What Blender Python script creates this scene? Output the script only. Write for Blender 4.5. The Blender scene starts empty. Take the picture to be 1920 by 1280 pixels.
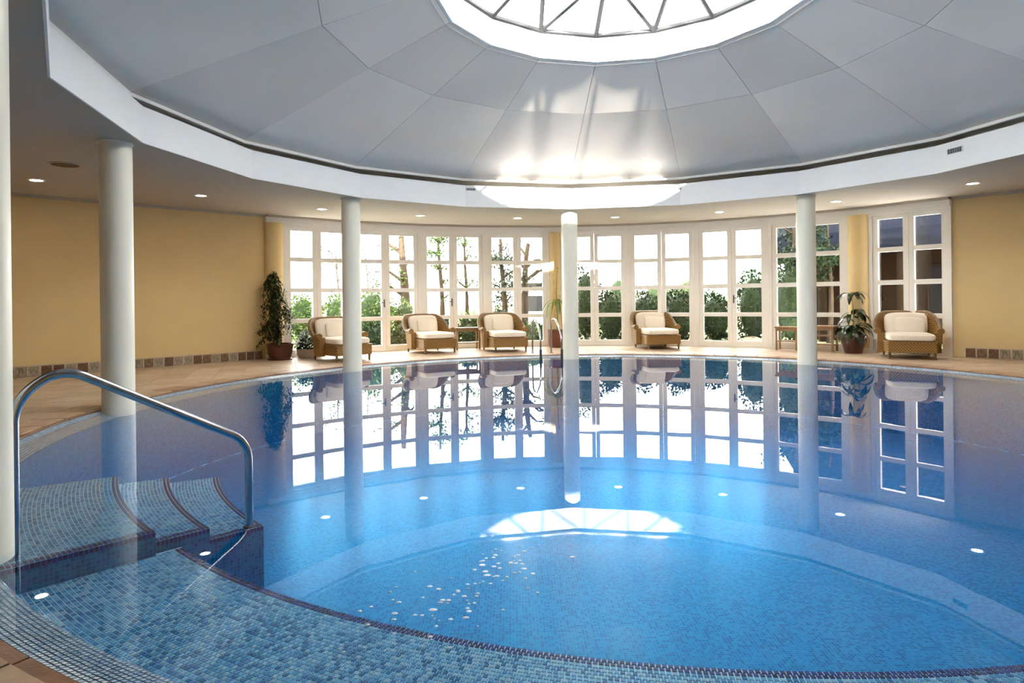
import bpy, math, random
from mathutils import Vector, Matrix
R = math.radians
rnd = random.Random(7)
scene = bpy.context.scene
COL = scene.collection
PH = 1.57                      # the octagon of columns is turned by this many degrees

# ---------------------------------------------------------------- camera, sky, sun, exposure
cam_d = bpy.data.cameras.new('camera'); cam = bpy.data.objects.new('camera', cam_d); COL.objects.link(cam)
cam_d.sensor_width = 36.0; cam_d.lens = 1185.66 / 1920 * 36; cam_d.shift_y = -(640 - 561.05) / 1920
cam_d.clip_start = 0.05; cam_d.clip_end = 500
cam.matrix_world = Matrix.Translation((-1.4704, -7.8516, 1.3)) @ Matrix.Rotation(R(90), 4, 'X') @ Matrix.Rotation(R(-0.6857), 4, 'Z')
scene.camera = cam
scene.view_settings.view_transform = 'Standard'; scene.view_settings.look = 'None'
scene.view_settings.gamma = 1.0; scene.view_settings.use_curve_mapping = False
scene.view_settings.exposure = 0.64
world = bpy.data.worlds.new('sky'); scene.world = world; world.use_nodes = True
bg = world.node_tree.nodes['Background']
bg.inputs[0].default_value = (1.0, 0.975, 0.93, 1); bg.inputs[1].default_value = 12.0
sun_d = bpy.data.lights.new('sun', 'SUN'); sun = bpy.data.objects.new('sun', sun_d); COL.objects.link(sun)
sun_d.energy = 23.0; sun_d.angle = R(1.0); sun_d.color = (1.0, 0.95, 0.85)
sun.rotation_euler = Vector((0.0, 1.0, -0.303)).to_track_quat('-Z', 'Y').to_euler()

# ---------------------------------------------------------------- helpers
def pol(r, deg, z=0.0):
    return Vector((r * math.cos(R(deg)), r * math.sin(R(deg)), z))

class MB:
    def __init__(s): s.v = []; s.f = []; s.m = []
    def add(s, vs, fs, mi=0):
        o = len(s.v); s.v += [tuple(p) for p in vs]
        s.f += [tuple(i + o for i in f) for f in fs]; s.m += [mi] * len(fs)
        return s
    def box(s, x0, x1, y0, y1, z0, z1, M=None, mi=0):
        vs = [Vector((x, y, z)) for z in (z0, z1) for y in (y0, y1) for x in (x0, x1)]
        if M is not None: vs = [M @ p for p in vs]
        return s.add(vs, [(0, 2, 3, 1), (4, 5, 7, 6), (0, 1, 5, 4), (1, 3, 7, 5), (3, 2, 6, 7), (2, 0, 4, 6)], mi)
    def prism(s, pts, z0, z1, bottom=True):
        n = len(pts)
        vs = [(p[0], p[1], z0) for p in pts] + [(p[0], p[1], z1) for p in pts]
        fs = [tuple(range(n, 2 * n))] + ([tuple(range(n - 1, -1, -1))] if bottom else [])
        fs += [(i, (i + 1) % n, n + (i + 1) % n, n + i) for i in range(n)]
        return s.add(vs, fs)
    def tube(s, pts, rad, n=10, cap=True):
        pts = [Vector(p) for p in pts]; k = len(pts)
        rads = rad if isinstance(rad, (list, tuple)) else [rad] * k
        vs = []; up = None
        for i, p in enumerate(pts):
            t = (pts[min(i + 1, k - 1)] - pts[max(i - 1, 0)]).normalized()
            if up is None:
                up = Vector((0, 0, 1)) if abs(t.z) < 0.9 else Vector((1, 0, 0))
            a = (up - t * up.dot(t)).normalized(); b = t.cross(a); up = a
            for j in range(n):
                w = 2 * math.pi * j / n
                vs.append(p + (a * math.cos(w) + b * math.sin(w)) * rads[i])
        fs = [(i * n + j, i * n + (j + 1) % n, (i + 1) * n + (j + 1) % n, (i + 1) * n + j) for i in range(k - 1) for j in range(n)]
        if cap: fs += [tuple(range(n - 1, -1, -1)), tuple(range((k - 1) * n, k * n))]
        return s.add(vs, fs)
    def lathe(s, prof, c=(0, 0, 0), n=24, close=False):
        vs = [(c[0] + r * math.cos(2 * math.pi * j / n), c[1] + r * math.sin(2 * math.pi * j / n), c[2] + z) for r, z in prof for j in range(n)]
        k = len(prof)
        fs = [(i * n + j, i * n + (j + 1) % n, (i + 1) * n + (j + 1) % n, (i + 1) * n + j) for i in range(k - 1) for j in range(n)]
        if close: fs += [tuple(range(n - 1, -1, -1)), tuple(range((k - 1) * n, k * n))]
        return s.add(vs, fs)
    def super(s, c, sx, sy, sz, e=0.35, nu=24, nv=12, M=None, e1=1.0):
        def sp(w, m): return math.copysign(abs(w) ** m, w)
        vs = []
        for i in range(nv + 1):
            ph = -math.pi / 2 + math.pi * i / nv
            for j in range(nu):
                th = 2 * math.pi * j / nu
                p = Vector((sx * sp(math.cos(ph), e1) * sp(math.cos(th), e), sy * sp(math.cos(ph), e1) * sp(math.sin(th), e), sz * sp(math.sin(ph), e1)))
                p = p + Vector(c)
                vs.append(M @ p if M is not None else p)
        fs = [(i * nu + j, i * nu + (j + 1) % nu, (i + 1) * nu + (j + 1) % nu, (i + 1) * nu + j) for i in range(nv) for j in range(nu)]
        return s.add(vs, fs)
    def polar(s, r0, r1, a0, a1, z0, z1, n=24, sides=False):
        vs = []
        for i in range(n + 1):
            a = a0 + (a1 - a0) * i / n
            for r, z in ((r0, z0), (r1, z0), (r1, z1), (r0, z1)): vs.append(pol(r, a, z))
        fs = []
        for i in range(n):
            for j in range(4):
                fs.append((i * 4 + j, i * 4 + (j + 1) % 4, (i + 1) * 4 + (j + 1) % 4, (i + 1) * 4 + j))
        fs += [(3, 2, 1, 0), (n * 4, n * 4 + 1, n * 4 + 2, n * 4 + 3)]
        s.add(vs, fs)
        if sides:                                # round faces take material 1, end faces material 2
            o = len(s.m) - len(fs)
            for i in range(n): s.m[o + i * 4 + 1] = s.m[o + i * 4 + 3] = 1
            s.m[-1] = s.m[-2] = 2
        return s
    def mesh(s, name, mats, smooth=False, ang=40):
        me = bpy.data.meshes.new(name); me.from_pydata(s.v, [], s.f)
        for m in (mats if isinstance(mats, (list, tuple)) else [mats]): me.materials.append(m)
        if any(s.m): me.polygons.foreach_set('material_index', s.m)
        if smooth:
            me.polygons.foreach_set('use_smooth', [True] * len(me.polygons)); me.set_sharp_from_angle(angle=R(ang))
        me.update(); return me
    def build(s, name, mats, parent=None, smooth=False, ang=40):
        return link(name, s.mesh(name, mats, smooth, ang), parent)

def link(name, me, parent=None):
    o = bpy.data.objects.new(name, me); COL.objects.link(o); o.parent = parent
    return o
def tag(o, label=None, cat=None, group=None, kind=None):
    for k, v in (('label', label), ('category', cat), ('group', group), ('kind', kind)):
        if v: o[k] = v
    return o
def empty(name, loc=(0, 0, 0), rz=0.0):
    o = bpy.data.objects.new(name, None); COL.objects.link(o); o.location = loc; o.rotation_euler = (0, 0, rz); o.empty_display_size = 0.1
    return o
def copy_tree(o, parent=None):
    c = o.copy(); COL.objects.link(c); c.parent = parent
    for ch in o.children: copy_tree(ch, c)
    return c

# ---------------------------------------------------------------- materials
def nodes(name):
    m = bpy.data.materials.new(name); m.use_nodes = True
    return m, m.node_tree, m.node_tree.nodes['Principled BSDF']
def mat(name, col, rough=0.6, metal=0.0, var=0.0, scale=6.0, bump=0.0, bscale=None, spec=0.5, stretch=None):
    m, nt, b = nodes(name)
    b.inputs['Base Color'].default_value = (*col, 1); b.inputs['Roughness'].default_value = rough
    b.inputs['Metallic'].default_value = metal; b.inputs['Specular IOR Level'].default_value = spec
    tc = nt.nodes.new('ShaderNodeTexCoord'); src = tc.outputs['Object']
    if stretch:
        mp = nt.nodes.new('ShaderNodeMapping'); mp.inputs['Scale'].default_value = stretch
        nt.links.new(src, mp.inputs[0]); src = mp.outputs[0]
    if var:
        n = nt.nodes.new('ShaderNodeTexNoise'); n.inputs['Scale'].default_value = scale; n.inputs['Detail'].default_value = 5
        nt.links.new(src, n.inputs['Vector'])
        cr = nt.nodes.new('ShaderNodeValToRGB')
        cr.color_ramp.elements[0].position = 0.3; cr.color_ramp.elements[1].position = 0.7
        cr.color_ramp.elements[0].color = (*[c * (1 - var) for c in col], 1); cr.color_ramp.elements[1].color = (*[min(1, c * (1 + var)) for c in col], 1)
        nt.links.new(n.outputs['Fac'], cr.inputs[0]); nt.links.new(cr.outputs[0], b.inputs['Base Color'])
    if bump:
        n2 = nt.nodes.new('ShaderNodeTexNoise'); n2.inputs['Scale'].default_value = bscale or scale * 6
        nt.links.new(src, n2.inputs['Vector'])
        bp = nt.nodes.new('ShaderNodeBump'); bp.inputs['Strength'].default_value = bump; bp.inputs['Distance'].default_value = 0.01
        nt.links.new(n2.outputs['Fac'], bp.inputs['Height']); nt.links.new(bp.outputs[0], b.inputs['Normal'])
    return m
def emit(name, col, s):
    m, nt, b = nodes(name); b.inputs['Emission Color'].default_value = (*col, 1); b.inputs['Emission Strength'].default_value = s
    b.inputs['Base Color'].default_value = (*col, 1)
    return m
def thin_glass(name, tint=(0.97, 0.985, 0.98), ior=1.5, rough=0.0, bump=None, volume=None):
    m = bpy.data.materials.new(name); m.use_nodes = True; nt = m.node_tree; nt.nodes.clear()
    out = nt.nodes.new('ShaderNodeOutputMaterial'); mx = nt.nodes.new('ShaderNodeMixShader')
    tr = nt.nodes.new('ShaderNodeBsdfTransparent'); gl = nt.nodes.new('ShaderNodeBsdfGlossy')
    tr.inputs[0].default_value = (*tint, 1); gl.inputs['Roughness'].default_value = rough
    gl.inputs[0].default_value = (1, 1, 1, 1)
    # Schlick reflectance, the same from both sides of the sheet
    ge = nt.nodes.new('ShaderNodeNewGeometry'); dt = nt.nodes.new('ShaderNodeVectorMath'); dt.operation = 'DOT_PRODUCT'
    nt.links.new(ge.outputs['Incoming'], dt.inputs[0]); nt.links.new(ge.outputs['Normal'], dt.inputs[1])
    def mth(op, x, y=None):
        n = nt.nodes.new('ShaderNodeMath'); n.operation = op
        for i, q in enumerate((x, y)):
            if q is None: continue
            if isinstance(q, (int, float)): n.inputs[i].default_value = q
            else: nt.links.new(q, n.inputs[i])
        return n.outputs[0]
    f0 = ((ior - 1) / (ior + 1)) ** 2
    fac = mth('ADD', mth('MULTIPLY', mth('POWER', mth('SUBTRACT', 1.0, mth('ABSOLUTE', dt.outputs['Value'])), 5.0), 1 - f0), f0)
    nt.links.new(fac, mx.inputs[0]); nt.links.new(tr.outputs[0], mx.inputs[1]); nt.links.new(gl.outputs[0], mx.inputs[2])
    nt.links.new(mx.outputs[0], out.inputs[0])
    if bump:
        tc = nt.nodes.new('ShaderNodeTexCoord')
        n = nt.nodes.new('ShaderNodeTexNoise'); n.inputs['Scale'].default_value = bump[0]; n.inputs['Detail'].default_value = 3
        nt.links.new(tc.outputs['Object'], n.inputs['Vector'])
        bp = nt.nodes.new('ShaderNodeBump'); bp.inputs['Strength'].default_value = bump[1]; bp.inputs['Distance'].default_value = bump[2]
        nt.links.new(n.outputs['Fac'], bp.inputs['Height'])
        nt.links.new(bp.outputs[0], gl.inputs['Normal'])
    if volume:
        va = nt.nodes.new('ShaderNodeVolumeAbsorption'); va.inputs[0].default_value = (*volume[0], 1); va.inputs[1].default_value = volume[1]
        nt.links.new(va.outputs[0], out.inputs[1])
    return m
def mosaic_mat(name, mode, pitch=0.025, cols=((0.003, 0.12, 0.27), (0.004, 0.165, 0.35), (0.007, 0.20, 0.395), (0.012, 0.23, 0.415)), grout=(0.05, 0.30, 0.47)):
    m, nt, b = nodes(name); N = nt.nodes; L = nt.links
    tc = N.new('ShaderNodeTexCoord'); sx = N.new('ShaderNodeSeparateXYZ'); L.new(tc.outputs['Object'], sx.inputs[0])
    def mth(op, a, c=None):
        n = N.new('ShaderNodeMath'); n.operation = op
        for i, q in enumerate((a, c)):
            if q is None: continue
            if isinstance(q, (int, float)): n.inputs[i].default_value = q
            else: L.new(q, n.inputs[i])
        return n.outputs[0]
    x, y, z = sx.outputs
    if mode == 'floor': u, v = x, y
    elif mode == 'end': u, v = mth('SQRT', mth('ADD', mth('MULTIPLY', x, x), mth('MULTIPLY', y, y))), z
    else:
        ang = mth('ARCTAN2', y, x)
        u = mth('MULTIPLY', ang, 6.2)
        v = z if mode != 'polar' else mth('SQRT', mth('ADD', mth('MULTIPLY', x, x), mth('MULTIPLY', y, y)))
    u = mth('DIVIDE', u, pitch); v = mth('DIVIDE', v, pitch)
    cu = mth('FLOOR', u); cv = mth('FLOOR', v); fu = mth('FRACT', u); fv = mth('FRACT', v)
    cb = N.new('ShaderNodeCombineXYZ'); L.new(cu, cb.inputs[0]); L.new(cv, cb.inputs[1])
    wn = N.new('ShaderNodeTexWhiteNoise'); wn.noise_dimensions = '2D'; L.new(cb.outputs[0], wn.inputs['Vector'])
    cr = N.new('ShaderNodeValToRGB'); cr.color_ramp.interpolation = 'CONSTANT'
    el = cr.color_ramp.elements
    while len(el) < len(cols): el.new(0.5)
    for i, c in enumerate(cols): el[i].position = i / len(cols); el[i].color = (*c, 1)
    L.new(wn.outputs['Value'], cr.inputs[0])
    gu = mth('GREATER_THAN', mth('ABSOLUTE', mth('SUBTRACT', fu, 0.5)), 0.44); gv = mth('GREATER_THAN', mth('ABSOLUTE', mth('SUBTRACT', fv, 0.5)), 0.44)
    g = mth('MAXIMUM', gu, gv)
    mx = N.new('ShaderNodeMix'); mx.data_type = 'RGBA'; L.new(g, mx.inputs[0]); L.new(cr.outputs[0], mx.inputs[6]); mx.inputs[7].default_value = (*grout, 1)
    L.new(mx.outputs[2], b.inputs['Base Color']); b.inputs['Roughness'].default_value = 0.25
    return m
def weave_mat(name, c0, c1, s=70.0):
    m, nt, b = nodes(name); N = nt.nodes; L = nt.links
    tc = N.new('ShaderNodeTexCoord'); w1 = N.new('ShaderNodeTexWave'); w2 = N.new('ShaderNodeTexWave')
    w1.bands_direction = 'Z'; w2.bands_direction = 'DIAGONAL'
    for w in (w1, w2): w.inputs['Scale'].default_value = s / 6.28; w.inputs['Distortion'].default_value = 0.6; L.new(tc.outputs['Object'], w.inputs['Vector'])
    mu = N.new('ShaderNodeMath'); mu.operation = 'MULTIPLY'; L.new(w1.outputs['Fac'], mu.inputs[0]); L.new(w2.outputs['Fac'], mu.inputs[1])
    cr = N.new('ShaderNodeValToRGB'); cr.color_ramp.elements[0].color = (*c0, 1); cr.color_ramp.elements[1].color = (*c1, 1); cr.color_ramp.elements[1].position = 0.5
    L.new(mu.outputs[0], cr.inputs[0]); L.new(cr.outputs[0], b.inputs['Base Color']); b.inputs['Roughness'].default_value = 0.55
    bp = N.new('ShaderNodeBump'); bp.inputs['Strength'].default_value = 0.5; bp.inputs['Distance'].default_value = 0.004; L.new(mu.outputs[0], bp.inputs['Height']); L.new(bp.outputs[0], b.inputs['Normal'])
    return m
def leaf_mat(name, a, b_):
    m, nt, b = nodes(name); N = nt.nodes; L = nt.links
    g = N.new('ShaderNodeNewGeometry'); cr = N.new('ShaderNodeValToRGB')
    cr.color_ramp.elements[0].color = (*a, 1); cr.color_ramp.elements[1].color = (*b_, 1)
    L.new(g.outputs['Random Per Island'], cr.inputs[0]); L.new(cr.outputs[0], b.inputs['Base Color']); b.inputs['Roughness'].default_value = 0.55; b.inputs['Specular IOR Level'].default_value = 0.12
    return m

M_YELLOW = mat('yellow_plaster', (0.72, 0.55, 0.28), 0.8, var=0.03, scale=1.5, bump=0.05, bscale=60)
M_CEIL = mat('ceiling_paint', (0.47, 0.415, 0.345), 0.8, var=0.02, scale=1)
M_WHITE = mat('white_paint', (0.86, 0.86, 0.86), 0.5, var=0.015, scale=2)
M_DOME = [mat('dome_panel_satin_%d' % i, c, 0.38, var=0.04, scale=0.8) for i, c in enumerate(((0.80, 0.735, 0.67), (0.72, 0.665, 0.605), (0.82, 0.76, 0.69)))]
M_COLUMN = mat('column_paint', (0.82, 0.78, 0.66), 0.38, var=0.02, scale=2)
M_FRAME = mat('window_frame_paint', (0.84, 0.82, 0.78), 0.45, var=0.02, scale=3)
M_GLASS = thin_glass('window_glass')
M_SKYGLASS = thin_glass('skylight_glass')
M_DARKMETAL = mat('dark_bar_metal', (0.06, 0.06, 0.065), 0.5, 0.0)
M_GROUT = mat('floor_grout', (0.50, 0.38, 0.27), 0.9, var=0.1, scale=20)
M_FLOOR = [mat('floor_stone_%d' % i, c, 0.42, var=0.10, scale=5, bump=0.05) for i, c in enumerate(((0.56, 0.43, 0.31), (0.52, 0.39, 0.28), (0.59, 0.46, 0.34)))]
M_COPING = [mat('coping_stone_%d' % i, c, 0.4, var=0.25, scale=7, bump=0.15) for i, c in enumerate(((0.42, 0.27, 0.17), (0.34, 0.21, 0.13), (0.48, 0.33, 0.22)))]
M_WETSTONE = mat('wet_brown_stone', (0.24, 0.12, 0.07), 0.3, var=0.3, scale=9, bump=0.2)
M_BASE = [mat('relief_tile_%d' % i, c, 0.55, var=0.55, scale=14, bump=0.5, bscale=30, stretch=s) for i, (c, s) in enumerate((((0.22, 0.13, 0.07), (1, 1, 1)), ((0.30, 0.24, 0.17), (3, 3, 0.7)), ((0.16, 0.08, 0.04), (1, 1, 3)), ((0.36, 0.30, 0.22), (2, 2, 1))))]
M_POOLF = mosaic_mat('pool_floor_mosaic', 'floor'); M_POOLW = mosaic_mat('pool_wall_mosaic', 'wall'); M_POOLE = mosaic_mat('step_end_mosaic', 'end')
M_TILES = [mat('mosaic_glass_%d' % i, c, 0.18) for i, c in enumerate(((0.03, 0.15, 0.34), (0.07, 0.27, 0.50), (0.14, 0.38, 0.60), (0.20, 0.44, 0.62), (0.28, 0.48, 0.62)))]
M_LIPT = [mat('lip_tile_%d' % i, c, 0.25) for i, c in enumerate(((0.42, 0.55, 0.66), (0.50, 0.62, 0.70), (0.34, 0.48, 0.62), (0.55, 0.66, 0.74)))]
M_NAVY = [mat('navy_mosaic_%d' % i, c, 0.2) for i, c in enumerate(((0.012, 0.014, 0.10), (0.03, 0.025, 0.16), (0.02, 0.03, 0.20)))]
M_MGROUT = mat('mosaic_grout', (0.50, 0.64, 0.72), 0.7)
M_LGROUT = mat('lip_channel_dark', (0.03, 0.07, 0.15), 0.5)
M_WATER = thin_glass('pool_water', (0.93, 0.97, 1.0), 1.33, 0.0, bump=(2.2, 0.10, 0.002), volume=((0.04, 0.70, 0.95), 0.30))
M_STEEL = mat('polished_steel', (0.42, 0.43, 0.46), 0.16, 1.0)
M_GRIP = mat('dark_rubber', (0.03, 0.03, 0.035), 0.5)
M_WICKER = weave_mat('golden_wicker', (0.13, 0.06, 0.014), (0.42, 0.235, 0.06))
M_WICKERD = weave_mat('rolled_wicker', (0.09, 0.05, 0.02), (0.33, 0.20, 0.08), 110)
M_CUSH = mat('cream_fabric', (0.84, 0.76, 0.66), 0.9, var=0.04, scale=4, bump=0.2, bscale=200)
M_WOOD = mat('pale_wood', (0.30, 0.18, 0.085), 0.5, var=0.25, scale=4, stretch=(8, 8, 1))
M_POT = mat('terracotta_glaze', (0.085, 0.026, 0.015), 0.35, var=0.25, scale=5)
M_POTW = mat('white_stone_pot', (0.62, 0.58, 0.53), 0.7, var=0.1, scale=10, bump=0.3)
M_SOIL = mat('potting_soil', (0.06, 0.04, 0.025), 0.95, var=0.4, scale=30, bump=0.6)
M_BARK = mat('bark', (0.05, 0.036, 0.025), 0.9, var=0.4, scale=12, bump=0.8, spec=0.05)
M_STEM = mat('plant_stem', (0.25, 0.24, 0.10), 0.7, var=0.3, scale=20)
M_FICUS = leaf_mat('ficus_leaves', (0.015, 0.026, 0.007), (0.10, 0.115, 0.035))
M_BROAD = mat('broad_leaf', (0.014, 0.034, 0.009), 0.3, var=0.35, scale=6)
M_STRAP = mat('strap_leaf', (0.20, 0.25, 0.06), 0.4, var=0.35, scale=6)
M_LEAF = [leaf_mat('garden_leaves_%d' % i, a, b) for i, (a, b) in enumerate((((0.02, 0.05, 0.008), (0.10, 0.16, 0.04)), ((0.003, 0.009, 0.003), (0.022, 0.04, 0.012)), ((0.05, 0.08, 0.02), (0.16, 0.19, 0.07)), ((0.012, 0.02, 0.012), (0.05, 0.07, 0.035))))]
M_ROCK = mat('garden_rock', (0.22, 0.19, 0.14), 0.9, var=0.4, scale=4, bump=0.6, spec=0.05)
M_GROUND = mat('garden_soil_and_lawn', (0.12, 0.13, 0.06), 0.95, var=0.5, scale=1.2, bump=0.3, spec=0.05)
M_HILL = mat('wooded_hill', (0.10, 0.16, 0.11), 0.95, var=0.4, scale=0.3, spec=0.05)
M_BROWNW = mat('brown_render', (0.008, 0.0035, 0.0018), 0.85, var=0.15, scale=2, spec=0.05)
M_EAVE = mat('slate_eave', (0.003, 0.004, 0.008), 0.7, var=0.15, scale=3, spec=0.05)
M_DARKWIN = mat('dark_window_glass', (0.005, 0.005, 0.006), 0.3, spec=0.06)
M_LAMP = emit('downlight_glow', (1.0, 0.80, 0.55), 110.0)
M_VENT = mat('vent_grey', (0.30, 0.31, 0.32), 0.5, 0.3)
M_GLINT = mat('glint_white', (0.80, 0.84, 0.86), 0.25)  # white of the modelled sun glints on the water

# ---------------------------------------------------------------- the room: outline, floor, walls, ceiling
DECK = 0.03; CEIL = 3.26
def win_r(t): return 8.95 + (t - 33.9) / (137.3 - 33.9) * 0.5
def win_p(t): return pol(win_r(t), t)
EDGES = [137.89, 135.40, 125.60, 114.31, 103.59, 92.87, 90.90, 79.74, 68.77, 57.66, 46.52, 43.71, 33.56]
win_pts = [win_p(t) for t in EDGES]
CL = win_pts[0]; CR = win_pts[-1]
LW = Vector((CL.x - 3.75, CL.y - 3.75, 0)); RW = Vector((CR.x + 3.5, CR.y - 3.5, 0))
outline = list(reversed(win_pts)) + [LW, Vector((LW.x, -4.5, 0)), Vector((-6.2, -10.4, 0)), Vector((6.2, -10.4, 0)), Vector((RW.x, -4.5, 0)), RW]   # counter-clockwise
def ray_out(deg):
    d = pol(1, deg); best = 99
    for i in range(len(outline)):
        a = outline[i]; e = outline[(i + 1) % len(outline)] - a
        den = d.x * e.y - d.y * e.x
        if abs(den) < 1e-9: continue
        t = (a.x * e.y - a.y * e.x) / den; u = (a.x * d.y - a.y * d.x) / den
        if t > 0 and -1e-6 <= u <= 1 + 1e-6: best = min(best, t)
    return best
angs = sorted(set([i * 2.5 for i in range(144)] + [PH + 22.5 * k for k in range(16)] + [math.degrees(math.atan2(p.y, p.x)) % 360 for p in outline]))
def gon_r(rad, deg):                 # radius of the 16-gon with corner radius rad
    a = (deg - PH) % 22.5 - 11.25
    return rad * math.cos(R(11.25)) / math.cos(R(a))
def ring_slab(inner, z0, z1, extra=0.0):
    vs = []; n = len(angs)
    for a in angs:
        ri = inner(a); ro = ray_out(a) + extra
        vs += [pol(ri, a, z0), pol(ro, a, z0), pol(ro, a, z1), pol(ri, a, z1)]
    fs = [(i * 4 + j, ((i + 1) % n) * 4 + j, ((i + 1) % n) * 4 + (j + 1) % 4, i * 4 + (j + 1) % 4) for i in range(n) for j in range(4)]
    return MB().add(vs, fs)
floor = tag(ring_slab(lambda a: 6.44, -0.25, DECK - 0.008, 0.25).build('floor', M_GROUT), 'beige stone deck around the round pool', kind='structure')

# floor tiles (each clipped to the room and to the coping ring)
def clip(poly, p, n):
    out = []
    for i in range(len(poly)):
        a, b = poly[i], poly[(i + 1) % len(poly)]
        da = (a[0] - p[0]) * n[0] + (a[1] - p[1]) * n[1]; db = (b[0] - p[0]) * n[0] + (b[1] - p[1]) * n[1]
        if da >= 0: out.append(a)
        if da * db < 0:
            t = da / (da - db); out.append((a[0] + (b[0] - a[0]) * t, a[1] + (b[1] - a[1]) * t))
    return out
TILE = 0.45; tiles = []
for i in range(-30, 31):
    for j in range(-30, 31):
        c, s_ = math.cos(R(20)), math.sin(R(20))
        q = [((i + dx) * TILE, (j + dy) * TILE) for dx, dy in ((-.5 + .008, -.5 + .008), (.5 - .008, -.5 + .008), (.5 - .008, .5 - .008), (-.5 + .008, .5 - .008))]
        q = [(x * c - y * s_, x * s_ + y * c) for x, y in q]
        cx = sum(p[0] for p in q) / 4; cy = sum(p[1] for p in q) / 4; rr = math.hypot(cx, cy)
        if rr < 6.5 or rr > 14.5: continue
        q = clip(q, (cx / rr * 6.87, cy / rr * 6.87), (cx / rr, cy / rr))
        for k in range(len(outline)):
            if len(q) < 3: break
            a = outline[k]; b = outline[(k + 1) % len(outline)]; e = b - a
            q = clip(q, a, (-e.y / e.length, e.x / e.length)) if (len(outline) - 1 - k) >= 0 and not (0 <= k < 12) else q
        if len(q) < 3: continue
        a_ = math.degrees(math.atan2(cy, cx)) % 360
        if 33.56 <= a_ <= 137.89:
            if rr > ray_out(a_) - 0.05: continue
        cxw = sum(p[0] for p in q) / len(q) + 1.4704; cyw = sum(p[1] for p in q) / len(q) + 7.8516
        vis = cyw > 0.5 and abs(cxw / cyw) < 0.86
        size = 1.0 / (cyw ** 3) if vis else 0
        tiles.append((size, q))
tiles.sort(key=lambda t: -t[0])
rest = MB()
for k, (size, q) in enumerate(tiles):
    if k < 290 and size > 0:
        MB().prism(q, DECK - 0.02, DECK + 0.001 * (k % 3), False).build('floor_tile', M_FLOOR[(k * 7 + k // 3) % 3], floor)
    else:
        rest.prism(q, DECK - 0.02, DECK, False)
tag(rest.build('floor_tile_field', M_FLOOR[0], floor), kind='stuff')
# coping ring: stones with recessed joints, and the wet brown inner edge
NCOP = 96
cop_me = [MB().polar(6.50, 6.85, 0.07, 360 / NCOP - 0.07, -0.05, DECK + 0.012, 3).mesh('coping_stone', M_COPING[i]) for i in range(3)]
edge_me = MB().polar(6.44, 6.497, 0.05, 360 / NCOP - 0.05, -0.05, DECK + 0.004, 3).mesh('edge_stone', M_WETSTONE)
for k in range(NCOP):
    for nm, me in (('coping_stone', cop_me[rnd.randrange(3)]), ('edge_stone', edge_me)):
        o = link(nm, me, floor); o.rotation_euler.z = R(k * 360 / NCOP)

def wall(name, a, b, z0, z1, m, th=0.2, label=None):
    d = (b - a).normalized(); n = Vector((d.y, -d.x, 0))       # outline runs counter-clockwise, so outside is on the right
    pts = [a, b, b + n * th, a + n * th]
    return tag(MB().prism([(p.x, p.y) for p in reversed(pts)], z0, z1).build(name, m), label, kind='structure')
ctop = CEIL + 0.1
wall('wall_left', CL, LW, -0.1, ctop, M_YELLOW, label='mustard yellow plaster wall left of the windows')
wall('wall_right', RW, CR, -0.1, ctop, M_YELLOW, label='mustard yellow plaster wall right of the windows')
wall('wall_left_side', LW, outline[14], -0.1, ctop, M_YELLOW); wall('wall_back_left', outline[14], outline[15], -0.1, ctop, M_YELLOW)
wall('wall_back', outline[15], outline[16], -0.1, ctop, M_YELLOW); wall('wall_back_right', outline[16], outline[17], -0.1, ctop, M_YELLOW)
wall('wall_right_side', outline[17], RW, -0.1, ctop, M_YELLOW)

# skirting of relief tiles
def skirting(name, a, b, count, label):
    d = (b - a).normalized(); n = Vector((-d.y, d.x, 0)); ang = math.atan2(d.y, d.x)
    base = tag(MB().box(0, count * 0.183, -0.004, 0.006, DECK - 0.01, DECK + 0.205).build(name, M_FLOOR[2]), label, kind='structure')
    base.location = a + n * 0.0; base.rotation_euler.z = ang
    mes = [MB().box(-0.078, 0.078, 0, 0.016, 0, 0.172).mesh('relief_tile', m) for m in M_BASE]
    for k in range(count):
        o = link('relief_tile', mes[rnd.randrange(4)], base); o.location = (0.0915 + k * 0.183, 0.005, DECK + 0.012); o.rotation_euler.y = R(rnd.uniform(-1.2, 1.2))
    return base
skirting('baseboard_left', CL + Vector((-0.05, -0.05, 0)), LW, 28, 'row of square carved stone tiles at the foot of the left wall')
skirting('baseboard_right', RW, CR, 26, 'row of square carved stone tiles at the foot of the right wall')

# ceiling ring, fascia, cove, dome
F_R = 5.93
ceiling = tag(ring_slab(lambda a: gon_r(F_R + 0.012, a), CEIL, 3.69, 1.2).build('ceiling', M_CEIL), 'warm white ring ceiling with domed centre', kind='structure')  # outer overhang past the windows added to keep sky light off their reveals
def gon_band(prof, name, m, parent, smooth=False):       # profile (corner radius, z) swept round the 16-gon
    vs = []; k = len(prof)
    for i in range(16):
        for r, z in prof: vs.append(pol(r, PH + 22.5 * i, z))
    fs = [(i * k + j, ((i + 1) % 16) * k + j, ((i + 1) % 16) * k + j + 1, i * k + j + 1) for i in range(16) for j in range(k - 1)]
    return MB().add(vs, fs).build(name, m, parent, smooth)
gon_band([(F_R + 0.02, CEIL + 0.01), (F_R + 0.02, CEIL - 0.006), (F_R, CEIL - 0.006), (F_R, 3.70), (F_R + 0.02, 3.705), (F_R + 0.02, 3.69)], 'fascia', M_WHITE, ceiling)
gon_band([(6.5, 4.03), (6.22, 3.86), (6.14, 3.825), (6.07, 3.825), (6.07, 3.87), (6.12, 3.89)], 'dome_trim', M_WHITE, ceiling)
PROF = [(6.13, 3.86), (3.76, 4.68), (2.44, 5.13)]
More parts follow.
